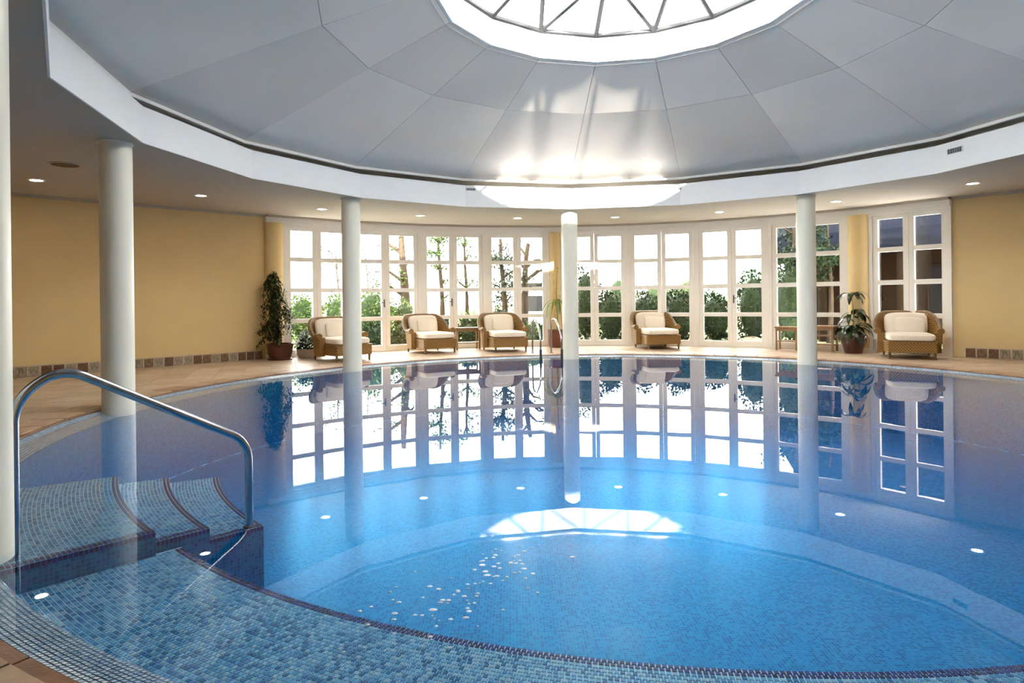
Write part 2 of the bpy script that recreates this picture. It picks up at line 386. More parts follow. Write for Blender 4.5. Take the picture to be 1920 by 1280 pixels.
for i in range(16):
    a0 = PH + 22.5 * i; a1 = a0 + 22.5
    for j in range(2):
        (r0, z0), (r1, z1) = PROF[j], PROF[j + 1]
        g = 0.004 if j == 0 else 0.006
        q = [pol(r0, a0, z0), pol(r0, a1, z0), pol(r1, a1, z1), pol(r1, a0, z1)]
        c = sum(q, Vector()) / 4
        q = [p + (c - p).normalized() * g for p in q]
        mid = c - Vector((0, 0, 0))
        nrm = (q[1] - q[0]).cross(q[3] - q[0]).normalized()
        if nrm.z < 0: nrm = -nrm
        # slightly pillowed satin panel, 5 x 5 grid, with a returned edge
        vs = []; S = 6
        for u in range(S + 1):
            for v in range(S + 1):
                fu, fv = u / S, v / S
                p = (q[0] * (1 - fu) + q[1] * fu) * (1 - fv) + (q[3] * (1 - fu) + q[2] * fu) * fv
                vs.append(p - nrm * (-0.02 * (1 - (2 * fu - 1) ** 2) * (1 - (2 * fv - 1) ** 2)))
        fs = [(u * (S + 1) + v, u * (S + 1) + v + 1, (u + 1) * (S + 1) + v + 1, (u + 1) * (S + 1) + v) for u in range(S) for v in range(S)]
        mb = MB().add(vs, fs)
        mb.add([p for p in q] + [p + nrm * 0.06 for p in q], [(0, 1, 5, 4), (1, 2, 6, 5), (2, 3, 7, 6), (3, 0, 4, 7)])
        mb.build('dome_panel', M_DOME[(i * 5 + j * 2 + i // 3) % 3], ceiling, True, 25)
gon_band([(6.78, 4.28), (6.6, 3.95), (3.9, 4.84), (2.5, 5.26)], 'dome_shell', M_WHITE, ceiling)
gon_band([(6.75, 3.66), (6.75, 4.3), (6.4, 4.05)], 'dome_drum', M_WHITE, ceiling)

ring_slab(lambda a: 8.2, 3.69, 5.0, 0.3).build('sun_blocker', M_WHITE, ceiling)  # unseen ring added on the roof to block low sun from the wing

# skylight
sky = tag(empty('skylight', (0, 0, 5.13)), 'round white rimmed skylight of triangular panes at the dome top', 'skylight')
def gb(prof, name, m):
    o = gon_band([(r, z - 5.13) for r, z in prof], name, m, sky); return o
gb([(2.44, 5.13), (2.40, 5.13), (2.36, 5.52), (2.55, 5.52), (2.60, 5.2), (2.5, 5.10)], 'curb', M_WHITE)
low = [pol(2.36, PH + 22.5 * k, 0.41) for k in range(16)]      # node 4 lies straight ahead
upp = [pol(1.32, PH + 45 * k, 0.88) for k in range(8)]
top = Vector((0, 0, 1.06))
bars = []; panes = []
for k in range(16):
    bars.append((low[k], low[(k + 1) % 16]))
for k in range(8):
    e = low[2 * k]; o1 = low[(2 * k + 1) % 16]; o0 = low[(2 * k - 1) % 16]
    bars += [(e, upp[k]), (o1, upp[k]), (o0, upp[k]), (upp[k], upp[(k + 1) % 8]), (upp[k], top)]
    panes += [(e, o1, upp[k]), (o0, e, upp[k]), (o1, upp[(k + 1) % 8], upp[k]), (upp[k], upp[(k + 1) % 8], top)]
for a, b in bars: MB().tube([a, b], 0.04, 6).build('bar', M_DARKMETAL, sky)
for t in panes:
    MB().add([p + Vector((0, 0, 0.03)) for p in t], [(0, 1, 2)]).build('pane', M_SKYGLASS, sky)

# ---------------------------------------------------------------- windows and doors
DTOP = 3.09
def leaf_unit(root, x0, x1, th, handle=None):
    # a glazed leaf between x0 and x1 (local), four panes high; y > 0 is indoors
    st = 0.105; zb, zt = DECK + 0.06, DTOP - 0.06
    fr = MB()
    fr.box(x0, x0 + st, -th, th, zb, zt); fr.box(x1 - st, x1, -th, th, zb, zt)
    mu = 0.10
    z = zb + 0.10; zs = []
    fr.box(x0 + st, x1 - st, -th, th, zb, z)
    H = (zt - 0.08 - z - 3 * mu) / 4
    for k in range(4):
        zs.append((z, z + H)); z += H
        fr.box(x0 + st, x1 - st, -th * .8, th * .8, z, z + mu if k < 3 else zt); z += mu
    lf = fr.build('leaf', M_FRAME, root)
    for (a, b) in zs:
        MB().box(x0 + st - .005, x1 - st + .005, -0.041, -0.0355, a - .005, b + .005).build('pane', M_GLASS, lf)
    if handle:
        hx = x1 - 0.04 if handle > 0 else x0 + 0.04
        h = MB().box(hx - .016, hx + .016, th, th + .012, 1.14, 1.34)
        h.tube([(hx, th, 1.26), (hx, th + .05, 1.26), (hx - handle * 0.13, th + .055, 1.26)], 0.011, 8)
        h.build('handle', M_STEEL, lf, True)
PAIRS = [(1, 2, 'window'), (2, 3, 'door'), (3, 4, 'door'), (4, 5, 'window'), (6, 7, 'window'), (7, 8, 'window'), (8, 9, 'door'), (9, 10, 'window'), (11, 12, 'window')]
cnt = {'window': 0, 'door': 0}
SENS = []
for i0, i1, kind in PAIRS:
    a, b = win_pts[i0], win_pts[i1]; d = (b - a); ln = d.length; c = (a + b) / 2
    cnt[kind] += 1
    root = empty('%s_%d' % (kind, cnt[kind]), (c.x, c.y, 0), math.atan2(d.y, d.x) + math.pi)
    # outline runs right to left here (edges go clockwise), so after the half turn local +y points outdoors; flip with -y
    root.rotation_euler.z = math.atan2(-d.y, -d.x)
    tag(root, 'white framed glazed %s pair of eight panes in the curved wall' % kind, kind='structure')
    h = ln / 2
    f = MB()
    f.box(-h, -h + 0.075, -0.07, 0.07, DECK - .03, DTOP); f.box(h - 0.075, h, -0.07, 0.07, DECK - .03, DTOP)
    f.box(-h + .075, h - .075, -0.07, 0.07, DTOP - 0.06, DTOP); f.box(-h + .075, h - .075, -0.07, 0.07, DECK - .03, DECK + 0.06)
    f.build('frame', M_FRAME, root)
    for sx in (-1, 1):
        hd = 0
        if kind == 'door' and sx == (1 if i0 != 8 else -1): hd = -sx
        leaf_unit(root, -h + .078 if sx < 0 else 0.003, -0.003 if sx < 0 else h - .078, 0.035, hd)
    if i0 in (4, 6): SENS.append((root, h, 1 if i0 == 4 else -1))
# frieze over the glazing
for k, (t0, t1) in enumerate(((0, 12),)):
    n = 12; vs = []
    for i in range(13):
        t = EDGES[i]; r = win_r(t)
        vs += [pol(r - 0.10, t, DTOP - .002), pol(r + 0.2, t, DTOP - .002), pol(r + 0.2, t, CEIL + .05), pol(r - 0.10, t, CEIL + .05)]
    fs = [(i * 4 + j, i * 4 + (j + 1) % 4, (i + 1) * 4 + (j + 1) % 4, (i + 1) * 4 + j) for i in range(12) for j in range(4)] + [(3, 2, 1, 0), (48, 49, 50, 51)]
    MB_ = MB().add(vs, fs)
    tag(MB_.build('trim_1', M_FRAME), 'off white frieze band above the glazed wall', kind='structure')
vs = []
for i in range(13):
    t = EDGES[i]; r = win_r(t)
    vs += [pol(r - 0.17, t, CEIL - 0.045), pol(r, t, CEIL - 0.045), pol(r, t, CEIL + .02), pol(r - 0.17, t, CEIL + .02)]
tag(MB().add(vs, [(i * 4 + j, i * 4 + (j + 1) % 4, (i + 1) * 4 + (j + 1) % 4, (i + 1) * 4 + j) for i in range(12) for j in range(4)] + [(3, 2, 1, 0), (48, 49, 50, 51)]).build('trim_2', M_CEIL), 'narrow ceiling moulding along the glazed wall', kind='structure')
tag(MB().box(0, (LW - CL).length, 0.0, 0.07, CEIL - 0.055, CEIL + .01).build('trim_3', M_CEIL), 'narrow ceiling moulding along the left wall', kind='structure')
o = bpy.data.objects['trim_3']; o.location = CL; d = LW - CL; o.rotation_euler.z = math.atan2(d.y, d.x)
tag(MB().box(0, (RW - CR).length, 0.0, 0.07, CEIL - 0.055, CEIL + .01).build('trim_4', M_CEIL), 'narrow ceiling moulding along the right wall', kind='structure')
o = bpy.data.objects['trim_4']; o.location = RW; d = CR - RW; o.rotation_euler.z = math.atan2(d.y, d.x)
# pilasters between the glazed bays
for (i0, i1), lab in zip(((0, 1), (5, 6), (10, 11)), ('yellow plaster pilaster between left wall and glazing', 'yellow plaster pilaster behind the middle column', 'rounded yellow pilaster behind the broad-leaved potted plant')):
    a, b = win_pts[i0], win_pts[i1]; c = (a + b) / 2; w = (b - a).length / 2
    e = empty('pilaster', (c.x, c.y, 0), math.atan2(-(b - a).y, -(b - a).x)); tag(e, lab, 'pilaster', 'pilasters of the glazed wall')
    p = [(-w, -0.16), (-w, 0.02)] + [(w * math.cos(R(180 - s)), 0.02 + w * 0.8 * math.sin(R(180 - s))) for s in range(10, 180, 10)] + [(w, 0.02), (w, -0.16)]
    p.reverse()
    MB().prism(p, -0.05, DTOP).build('shaft', M_YELLOW, e, True, 50)
    MB().prism([(x * 1.03, y * 1.12 if y > 0 else y) for x, y in p], DECK - .01, DECK + 0.10).build('plinth', M_FRAME, e, True, 50)
for root, h, s in SENS:
    e = MB().super((0, 0, 0), 0.055, 0.03, 0.022, 0.5, 16, 8).build('door_sensor', M_FRAME, None, True)
    e.matrix_world = Matrix.Translation(root.location) @ Matrix.Rotation(root.rotation_euler.z, 4, 'Z') @ Matrix.Translation((-s * (h - 0.2), 0.09, DTOP - 0.03))
    tag(e, 'small white sensor above the glazing %s the middle column' % ('left of' if s > 0 else 'right of'), 'sensor', 'door sensors')

# ---------------------------------------------------------------- pool
pool = tag(empty('pool', (0, 0, -1.1)), 'round blue mosaic swimming pool', kind='structure')
def pp(mb, name, m, parent=None, smooth=False):
    mb.v = [(x, y, z + 1.1) for x, y, z in mb.v]
    return mb.build(name, m, parent or pool, smooth)
pp(MB().lathe([(0.001, -1.1), (3, -1.1), (6.2, -1.08)], n=120), 'basin_floor', M_POOLF)
pp(MB().lathe([(6.2, -1.08), (6.2, -0.055)], n=160), 'basin_wall', M_POOLW)
lip = pp(MB().lathe([(6.2, -0.055), (6.44, 0.022), (6.46, 0.022), (6.46, -0.3)], n=200), 'overflow_lip', M_LGROUT)
ledge = pp(MB().polar(5.25, 6.21, -133.2, -62, -1.1, -0.25, 60, True), 'ledge', [M_MGROUT, M_POOLW, M_POOLE])
far_ledge = pp(MB().polar(5.25, 6.21, -62, -20, -1.1, -0.25, 40, True), 'ledge_extension', [M_POOLF, M_POOLW, M_POOLE])
STEPS = [(5.41, -132.8, -150, -0.10), (5.05, -133.9, -151.5, -0.20), (4.66, -134.6, -154, -0.30)]
steps = []
for r, a0, a1, z in STEPS:
    steps.append(pp(MB().polar(r, 6.21, a1, a0, -1.1, z, 24, True), 'step', [M_MGROUT, M_POOLW, M_POOLE]))
# mosaic pieces
P = 0.025
def tile_cell(mb, r, a, dr, da, zf, mi=0, h=0.003, g=0.11):
    pts = [pol(rr, aa) for rr, aa in ((r + dr * g, a + da * g), (r + dr * (1 - g), a + da * g), (r + dr * (1 - g), a + da * (1 - g)), (r + dr * g, a + da * (1 - g)))]
    vs = [(p.x, p.y, zf(math.hypot(p.x, p.y)) - 0.002 + 1.1) for p in pts] + [(p.x, p.y, zf(math.hypot(p.x, p.y)) + h + 1.1) for p in pts]
    mb.add(vs, [(4, 5, 6, 7), (0, 1, 5, 4), (1, 2, 6, 5), (2, 3, 7, 6), (3, 0, 4, 7)], mi)
def seen(r, a):
    p = pol(r, a); x, y = p.x + 1.4704, p.y + 7.8516
    return y > 0.5 and abs(x / y) < 0.84
def mosaic(parent, r0, rows, a0, a1, zf, mats, name, navy=0, singles=0, pick=None, dr=P):
    cells = []
    for i in range(rows):
        r = r0 + i * dr; n = max(1, round(abs(a1 - a0) * math.pi / 180 * r / P)); da = (a1 - a0) / n
        off = 0
        for j in range(n):
            a = a0 + j * da + off
            if not seen(r, a): continue
            p = pol(r, a); cells.append(((p.x + 1.4704) ** 2 + (p.y + 7.8516) ** 2, r, a, da, i < navy, p))
    if singles:
        def onscreen(c):
            x, y = c[5].x + 1.4704, c[5].y + 7.8516
            v = 561.05 - (zf(c[1]) - 1.3) * 1185.66 / y
            return 1265 > v and abs(x / y) < 0.79
        cells.sort(key=lambda c: (not onscreen(c), c[0]))
    mb = MB(); nm = len(mats)
    for k, (d2, r, a, da, nv, p) in enumerate(cells):
        mi = (nm + rnd.randrange(3)) if nv else rnd.choices(range(nm), [3, 4, 4, 3, 2][:nm])[0]
        if k < singles:
            t = MB(); tile_cell(t, r, a, dr, da, zf)
            t.build('mosaic_tile', (list(mats) + M_NAVY)[mi], parent)
        else: tile_cell(mb, r, a, dr, da, zf, mi, 0.003, 0.17 if mats is M_LIPT else 0.11)
    tag(mb.build(name, list(mats) + M_NAVY, parent), kind='stuff')
mosaic(ledge, 5.25, 38, -133.0, -62, lambda r: -0.25, M_TILES, 'mosaic_field', navy=2, singles=300)
mosaic(lip, 6.205, 9, -150, -60, lambda r: -0.055 + (r - 6.2) / 0.24 * 0.077, M_LIPT, 'lip_mosaic')
mosaic(lip, 6.205, 9, 60, 210, lambda r: -0.055 + (r - 6.2) / 0.24 * 0.077, M_LIPT, 'lip_mosaic')
mosaic(lip, 6.205, 9, 0, 60, lambda r: -0.055 + (r - 6.2) / 0.24 * 0.077, M_LIPT, 'lip_mosaic')
for k, (r, a0, a1, z) in enumerate(STEPS):
    nr = int(((6.2 if k == 0 else STEPS[k - 1][0]) - r) / P)
    mosaic(steps[k], r, nr, a1, a0, lambda q, z=z: z, M_TILES, 'mosaic_field', navy=2)
    # navy nosing round the near end of the step and down its face
    mb = MB()
    r2 = 6.2 if k == 0 else STEPS[k - 1][0]
    for i in range(int((r2 - r) / P)):
        for j in range(2):
            tile_cell(mb, r + i * P, a0 - 0.3 * (j + 1), P, 0.28, lambda q, z=z: z + 0.001, rnd.randrange(3), 0.004)
    for i in range(int((r2 - r) / P)):      # vertical face, one row
        p0 = pol(r + i * P + .003, a0 + 0.03); p1 = pol(r + (i + 1) * P - .003, a0 + 0.03)
        mb.add([(p0.x, p0.y, z + 1.1 - .027), (p1.x, p1.y, z + 1.1 - .027), (p1.x, p1.y, z + 1.1), (p0.x, p0.y, z + 1.1)], [(0, 1, 2, 3)], i % 3)
    tag(mb.build('nosing', M_NAVY, steps[k]), 'navy blue mosaic nosing', kind='stuff')
# water body
NW = 160
wv = [pol(6.415, 360 * i / NW, 0.0) for i in range(NW)] + [pol(6.415, 360 * i / NW, -1.3) for i in range(NW)]
water = MB().add(wv, [tuple(range(NW)), tuple(range(2 * NW - 1, NW - 1, -1))] + [(i, NW + i, NW + (i + 1) % NW, (i + 1) % NW) for i in range(NW)]).build('pool_water', M_WATER)
tag(water, 'still clear blue water filling the round pool', 'water', kind='stuff')
mb = MB()  # flat white specks added to imitate sun glints on the water
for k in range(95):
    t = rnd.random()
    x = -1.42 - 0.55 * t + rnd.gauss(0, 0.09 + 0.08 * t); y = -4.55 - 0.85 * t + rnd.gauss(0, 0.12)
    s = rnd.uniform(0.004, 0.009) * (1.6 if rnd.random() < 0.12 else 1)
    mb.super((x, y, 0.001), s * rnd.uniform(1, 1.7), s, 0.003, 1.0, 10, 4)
tag(mb.build('sun_glint_specks', M_GLINT, None, True), 'scatter of small white specks modelling sun glints on the near water', 'glints', kind='stuff')

# ---------------------------------------------------------------- columns
def column(deg, label):
    p = pol(6.266, deg)
    e = tag(empty('column', (p.x, p.y, -0.04)), label, 'column', 'columns around the pool')
    MB().lathe([(0.178, 0.0), (0.178, 3.06), (0.176, 3.302)], n=48).build('shaft', M_COLUMN, e, True)
    MB().lathe([(0.178, 3.27), (0.19, 3.275), (0.19, 3.298)], n=48).build('collar', M_COLUMN, e, True)
for k, lab in ((45, 'cream round column in front of the small wooden tables'), (90, 'bright cream round column beside the pool ladder'), (135, 'cream round column in front of the leftmost wicker chaise'),
               (180, 'thick looking cream round column left, behind the steel handrail'), (225, 'cream round column at the left edge, nearest the viewer')):
    column(k + PH, lab)

# ---------------------------------------------------------------- downlights, ceiling grille, fascia vents
LIGHTS = [(9.13, 167.0, 'recessed round downlight in ceiling left of the left column'), (7.99, 152.8, 'recessed round downlight right of the left column'), (7.75, 134.8, 'recessed downlight above the potted ficus'),
          (7.6, 117.9, 'recessed downlight above the second chaise from the left'), (7.5, 100.1, 'recessed downlight left of the middle column'), (7.5, 82.0, 'recessed downlight right of the middle column'),
          (7.5, 63.6, 'recessed downlight above the glazed door with the lever handle'), (7.5, 45.0, 'recessed downlight right of the column by the wooden tables'), (7.5, 26.5, 'recessed downlight nearest the right wall')]
rim_me = MB().lathe([(0.115, 0.0), (0.115, -0.012), (0.085, -0.012), (0.08, 0.0)], n=28).mesh('rim', M_WHITE, True)
disc_me = MB().add([(0.084 * math.cos(2 * math.pi * j / 24), 0.084 * math.sin(2 * math.pi * j / 24), -0.006) for j in range(24)], [tuple(range(23, -1, -1))]).mesh('lens', M_LAMP)
for r, a, lab in LIGHTS:
    p = pol(r, a, CEIL)
    e = tag(empty('downlight', p), lab, 'downlight', 'ring of ceiling downlights')
    link('rim', rim_me, e); link('lens', disc_me, e)
p = (-7.69, 0.98, CEIL)
e = tag(empty('ceiling_grille', p), 'round brown ceiling speaker grille beside the left column', 'grille')
MB().lathe([(0.20, 0), (0.20, -0.014), (0.17, -0.014)], n=32).build('rim', M_CEIL, e, True)
MB().lathe([(0.17, -0.008), (0.001, -0.008)], n=32).build('mesh_plate', mat('grille_brown', (0.20, 0.13, 0.08), 0.7), e)
for k in range(5):
    w = math.sqrt(0.165 ** 2 - (0.05 * (k - 2)) ** 2); MB().box(-w, w, 0.05 * (k - 2) - .009, 0.05 * (k - 2) + .009, -0.016, -0.008).build('slat', M_WOOD, e)
def fascia_spot(a):
    i = math.floor((a - PH) / 22.5); n = PH + 22.5 * i + 11.25
    return n, pol(gon_r(F_R, a), a)
for a, z, w, lab in ((113.0, 3.62, 0.11, 'small grey vent in the white fascia left of the middle column'), (69.5, 3.60, 0.11, 'small grey vent in the white fascia right of the middle column'), (20.5, 3.55, 0.14, 'larger grey vent in the white fascia at far right')):
    n, p = fascia_spot(a)
    e = empty('air_vent', (p.x, p.y, z), R(n - 90)); tag(e, lab, 'vent', 'fascia vents')
    f = MB(); hh = 0.034 if w < .12 else 0.05
    f.box(-w, w, -0.012, 0, -hh, -hh + .01); f.box(-w, w, -0.012, 0, hh - .01, hh); f.box(-w, -w + .012, -0.012, 0, -hh, hh); f.box(w - .012, w, -0.012, 0, -hh, hh)
    f.build('frame', M_WHITE, e); MB().box(-w + .01, w - .01, -0.004, 0, -hh + .01, hh - .01).build('backing', M_DARKMETAL, e)
    for k in range(7):
        x = -w + .02 + (2 * w - .04) * k / 6; MB().box(x - .006, x + .006, -0.010, -0.003, -hh + .01, hh - .01).build('slat', M_VENT, e)

# ---------------------------------------------------------------- steel rails
def arc_path(pts, rad, n=6):         # polyline with rounded corners
    pts = [Vector(p) for p in pts]; out = [pts[0]]
    for i in range(1, len(pts) - 1):
        a = (pts[i - 1] - pts[i]); b = (pts[i + 1] - pts[i]); r = min(rad[i - 1] if isinstance(rad, (list, tuple)) else rad, a.length * .49, b.length * .49)
        A = pts[i] + a.normalized() * r; B = pts[i] + b.normalized() * r
        for k in range(n + 1):
            t = k / n; out.append(A * (1 - t) ** 2 + pts[i] * 2 * t * (1 - t) + B * t * t)
    return out + [pts[-1]]
u = pol(1, -134.2); up_ = pol(6.08, -134.0); lo_ = pol(4.74, -135.2)
e = tag(empty('handrail', (up_.x, up_.y, -0.12)), 'bent polished steel handrail descending into the pool steps', 'handrail')
d = lo_ - up_
path = arc_path([(0, 0, -0.0), (0, 0, 0.90), (d.x * 0.17, d.y * 0.17, 1.06), (d.x, d.y, 0.43), (d.x, d.y, -0.17)], [0.24, 0.30, 0.14], 10)
MB().tube(path, 0.027, 16).build('tube', M_STEEL, e, True, 60)
MB().lathe([(0.045, -0.0), (0.045, 0.012), (0.022, 0.016)], n=20).build('base_flange', M_STEEL, e, True)
MB().lathe([(0.04, -0.18), (0.04, -0.168), (0.022, -0.164)], (d.x, d.y, 0), n=20).build('foot_flange', M_GRIP, e, True)
lad = tag(empty('pool_ladder', (-0.7, 6.5, 0)), 'polished steel pool ladder with two arched grab rails beside the bright middle column', 'ladder')
for xb, xf in ((-1.0, -0.86), (-0.56, -0.40)):
    pts = arc_path([(xb + .7, 0.50, 0.035), (xb + .7, 0.50, 0.80), (xb * .6 + xf * .4 + .7, 0.02, 0.86), (xf + .7, -0.58, 0.52), (xf + .7, -0.60, -0.6)], [0.2, 0.2, 0.2], 6)
    MB().tube(pts, 0.021, 12).build('rail', M_STEEL, lad, True, 60)
    MB().tube([(xf + .7, -0.597, -0.02), (xf + .7, -0.592, 0.20)], 0.028, 12).build('grip', M_GRIP, lad, True)
    MB().lathe([(0.045, 0.03), (0.045, 0.045), (0.022, 0.05)], (xb + .7, 0.5, 0), n=16).build('flange', M_STEEL, lad, True)
for z in (-0.18, -0.42): MB().box(-0.16, 0.30, -0.64, -0.56, z - .015, z + .015).build('tread', M_STEEL, lad)

# ---------------------------------------------------------------- wicker chaises
def make_chaise():
    e = empty('wicker_chaise')
    b = MB()                                     # base box with a slight barrel, front apron bowed
    pts = [(-0.40, -0.74), (0.40, -0.74), (0.43, -0.70), (0.45, 0.25)] + [(0.45 * math.cos(R(s)), 0.25 + 0.25 * math.sin(R(s))) for s in range(15, 180, 15)] + [(-0.45, 0.25), (-0.43, -0.70)]
    b.prism(pts, 0.13, 0.345); b.prism([(x * 1.03, y * 1.02) for x, y in pts], 0.325, 0.352)
    b.build('seat_base', M_WICKER, e, True, 30)
    # barrel back: swept wall, low at the arm fronts, high behind, flaring outwards
    n = 40; vs = []; rim = []
    def plan(t):
        if t < 0.18: return Vector((-0.475, -0.20 + (t / 0.18) * 0.30, 0))
        if t > 0.82: return Vector((0.475, 0.10 - ((t - 0.82) / 0.18) * 0.30, 0))
        w = math.pi - (t - 0.18) / 0.64 * math.pi
        return Vector((0.475 * math.cos(w), 0.10 + 0.40 * math.sin(w), 0))
    def hgt(t):
        s = min(t, 1 - t)
        return 0.56 + 0.36 * (1 - math.cos(min(1, max(0, (s - 0.10) / 0.26)) * math.pi)) / 2
    for i in range(n + 1):
        t = i / n; p = plan(t); c = Vector((p.x, p.y - 0.05, 0)); h = hgt(t)
        o = Vector((p.x * 1.0, max(p.y, -0.2) * (1.0 if p.y > 0.1 else 0), 0)); o = o.normalized() if o.length else Vector((1, 0, 0))
        fl = 0.085
        for k, (zz, f, th) in enumerate(((0.10, -0.02, 0.03), (0.35, 0.0, 0.03), (0.5, 0.02, 0.03), (h - 0.04, fl, 0.03))):
            zz = min(zz, h - 0.04)
            vs.append((p.x + o.x * (f + th), p.y + o.y * (f + th), zz))
        for zz, f in ((h - 0.04, fl - 0.03), (0.35, -0.03)):
            vs.append((p.x + o.x * f, p.y + o.y * f, min(zz, h - 0.04)))
        rim.append((p.x + o.x * (fl + .01), p.y + o.y * (fl + .01), h - 0.03))
    fs = [(i * 6 + j, (i + 1) * 6 + j, (i + 1) * 6 + j + 1, i * 6 + j + 1) for i in range(n) for j in range(5)]
    MB().add(vs, fs).build('backrest', M_WICKER, e, True, 50)
    MB().tube(rim, [0.042] * len(rim), 12).build('rolled_rim', M_WICKERD, e, True)
    for s in (-1, 1):
        a = MB().box(s * 0.475 - 0.055, s * 0.475 + 0.075 if s > 0 else s * 0.475 + 0.055, -0.235, -0.18, 0.10, 0.50) if s > 0 else MB().box(-0.55, -0.42, -0.235, -0.18, 0.10, 0.50)
        a.tube([(s * 0.545, -0.245, 0.53), (s * 0.545, -0.10, 0.53)], 0.062, 14)
        a.build('arm', M_WICKER, e, True, 40)
    for x, y in ((-0.38, -0.68), (0.38, -0.68), (-0.40, 0.30), (0.40, 0.30)):
        MB().tube([(x, y, 0.0), (x, y, 0.13)], [0.018, 0.028], 10).build('leg', M_WICKERD, e, True)
    MB().super((0, -0.20, 0.42), 0.415, 0.56, 0.085, 0.28, 40, 12, None, 0.5).build('seat_cushion', M_CUSH, e, True)
    Mx = Matrix.Translation((0, 0.30, 0.66)) @ Matrix.Rotation(R(-16), 4, 'X')
    MB().super((0, 0, 0), 0.39, 0.09, 0.235, 0.8, 28, 20, Mx, 0.42).build('back_cushion', M_CUSH, e, True)
    Mx = Matrix.Translation((0.06, 0.17, 0.63)) @ Matrix.Rotation(R(4), 4, 'Y') @ Matrix.Rotation(R(-20), 4, 'X')
    MB().super((0, 0, 0), 0.27, 0.07, 0.17, 0.9, 28, 18, Mx, 0.38).build('pillow', M_CUSH, e, True)
    return e
proto = make_chaise()
CH = [((-5.30, 6.05), -48, 'wicker chaise with cream cushions half hidden behind a column, beside the ficus'),
      ((-3.55, 7.75), -58, 'wicker chaise with cream cushions directly left of the low wooden side table'),
      ((-1.72, 7.95), -72, 'wicker chaise with cream cushions between the side table and the pool ladder'),
      ((2.15, 8.28), -84, 'wicker chaise with cream cushions standing alone right of the middle column'),
      ((6.62, 5.10), -116, 'wicker chaise with cream cushions at far right beside the broad-leaved plant')]
for i, ((x, y), hd, lab) in enumerate(CH):
    o = proto if i == 0 else copy_tree(proto)
    o.location = (x, y, DECK + 0.003); o.rotation_euler.z = R(hd + 90)
    tag(o, lab, 'chaise', 'wicker chaises along the glazed wall')

# ---------------------------------------------------------------- wooden side tables
def side_table(x, y, rz, w, d, h, label, shelf):
    e = tag(empty('side_table', (x, y, DECK + 0.003), R(rz)), label, 'table', 'wooden side tables')
    MB().box(-w / 2, w / 2, -d / 2, d / 2, h - 0.035, h).build('top', M_WOOD, e)
    for sx in (-1, 1):
        for sy in (-1, 1):
            cx, cy = sx * (w / 2 - .035), sy * (d / 2 - .035); MB().box(cx - .02, cx + .02, cy - .02, cy + .02, 0, h - .035).build('leg', M_WOOD, e)
    for sy in (-1, 1): MB().box(-w / 2 + .055, w / 2 - .055, sy * (d / 2 - .035) - .01, sy * (d / 2 - .035) + .01, h - .10, h - .035).build('apron', M_WOOD, e)
    for z in shelf:
        n = 4
        for k in range(n):
            yy = -d / 2 + .05 + (d - .10) * (k + .5) / n; MB().box(-w / 2 + .02, w / 2 - .02, yy - (d - .1) / n * .42, yy + (d - .1) / n * .42, z, z + .02).build('shelf_slat', M_WOOD, e)
side_table(-2.64, 8.40, 17, 0.66, 0.36, 0.56, 'low wooden side table between two chaises', (0.16,))
side_table(5.02, 7.05, -35, 0.50, 0.42, 0.55, 'wooden slatted side table left of the column, by the window', (0.2,))
side_table(5.66, 6.62, -42, 0.52, 0.42, 0.58, 'wooden slatted side table with two shelves left of the broad-leaved plant', (0.14, 0.34))

# ---------------------------------------------------------------- potted plants
def pot(parent, r, h, m, squat=0.72):
    MB().lathe([(0.001, 0.0), (r * squat, 0.0), (r * (squat + .15), h * .4), (r * .97, h * .9), (r, h * .9), (r, h), (r * .9, h), (r * .88, h * .86)], n=32).build('pot', m, parent, True, 35)
    MB().lathe([(r * .89, h * .88), (r * .5, h * .9), (0.001, h * .91)], n=24).build('soil', M_SOIL, parent, True)
def leaf_strip(mb, base, dirv, length, width, droop, n=5, fold=0.15):
    p = Vector(base); d = Vector(dirv).normalized(); vs = []
    for i in range(n + 1):
        t = i / n; w = width * math.sin(math.pi * min(0.97, 0.08 + 0.9 * t)) ** 0.8
        side = d.cross(Vector((0, 0, 1))); side = side.normalized() if side.length > 1e-4 else Vector((1, 0, 0))
        nz = side.cross(d).normalized()
        vs += [p - side * w + nz * w * fold, p, p + side * w + nz * w * fold]
        p = p + d * (length / n); d = (d + Vector((0, 0, -droop / n))).normalized()
    fs = []
    for i in range(n): fs += [(i * 3, i * 3 + 1, i * 3 + 4, i * 3 + 3), (i * 3 + 1, i * 3 + 2, i * 3 + 5, i * 3 + 4)]
    mb.add(vs, fs)
rp = random.Random(3)
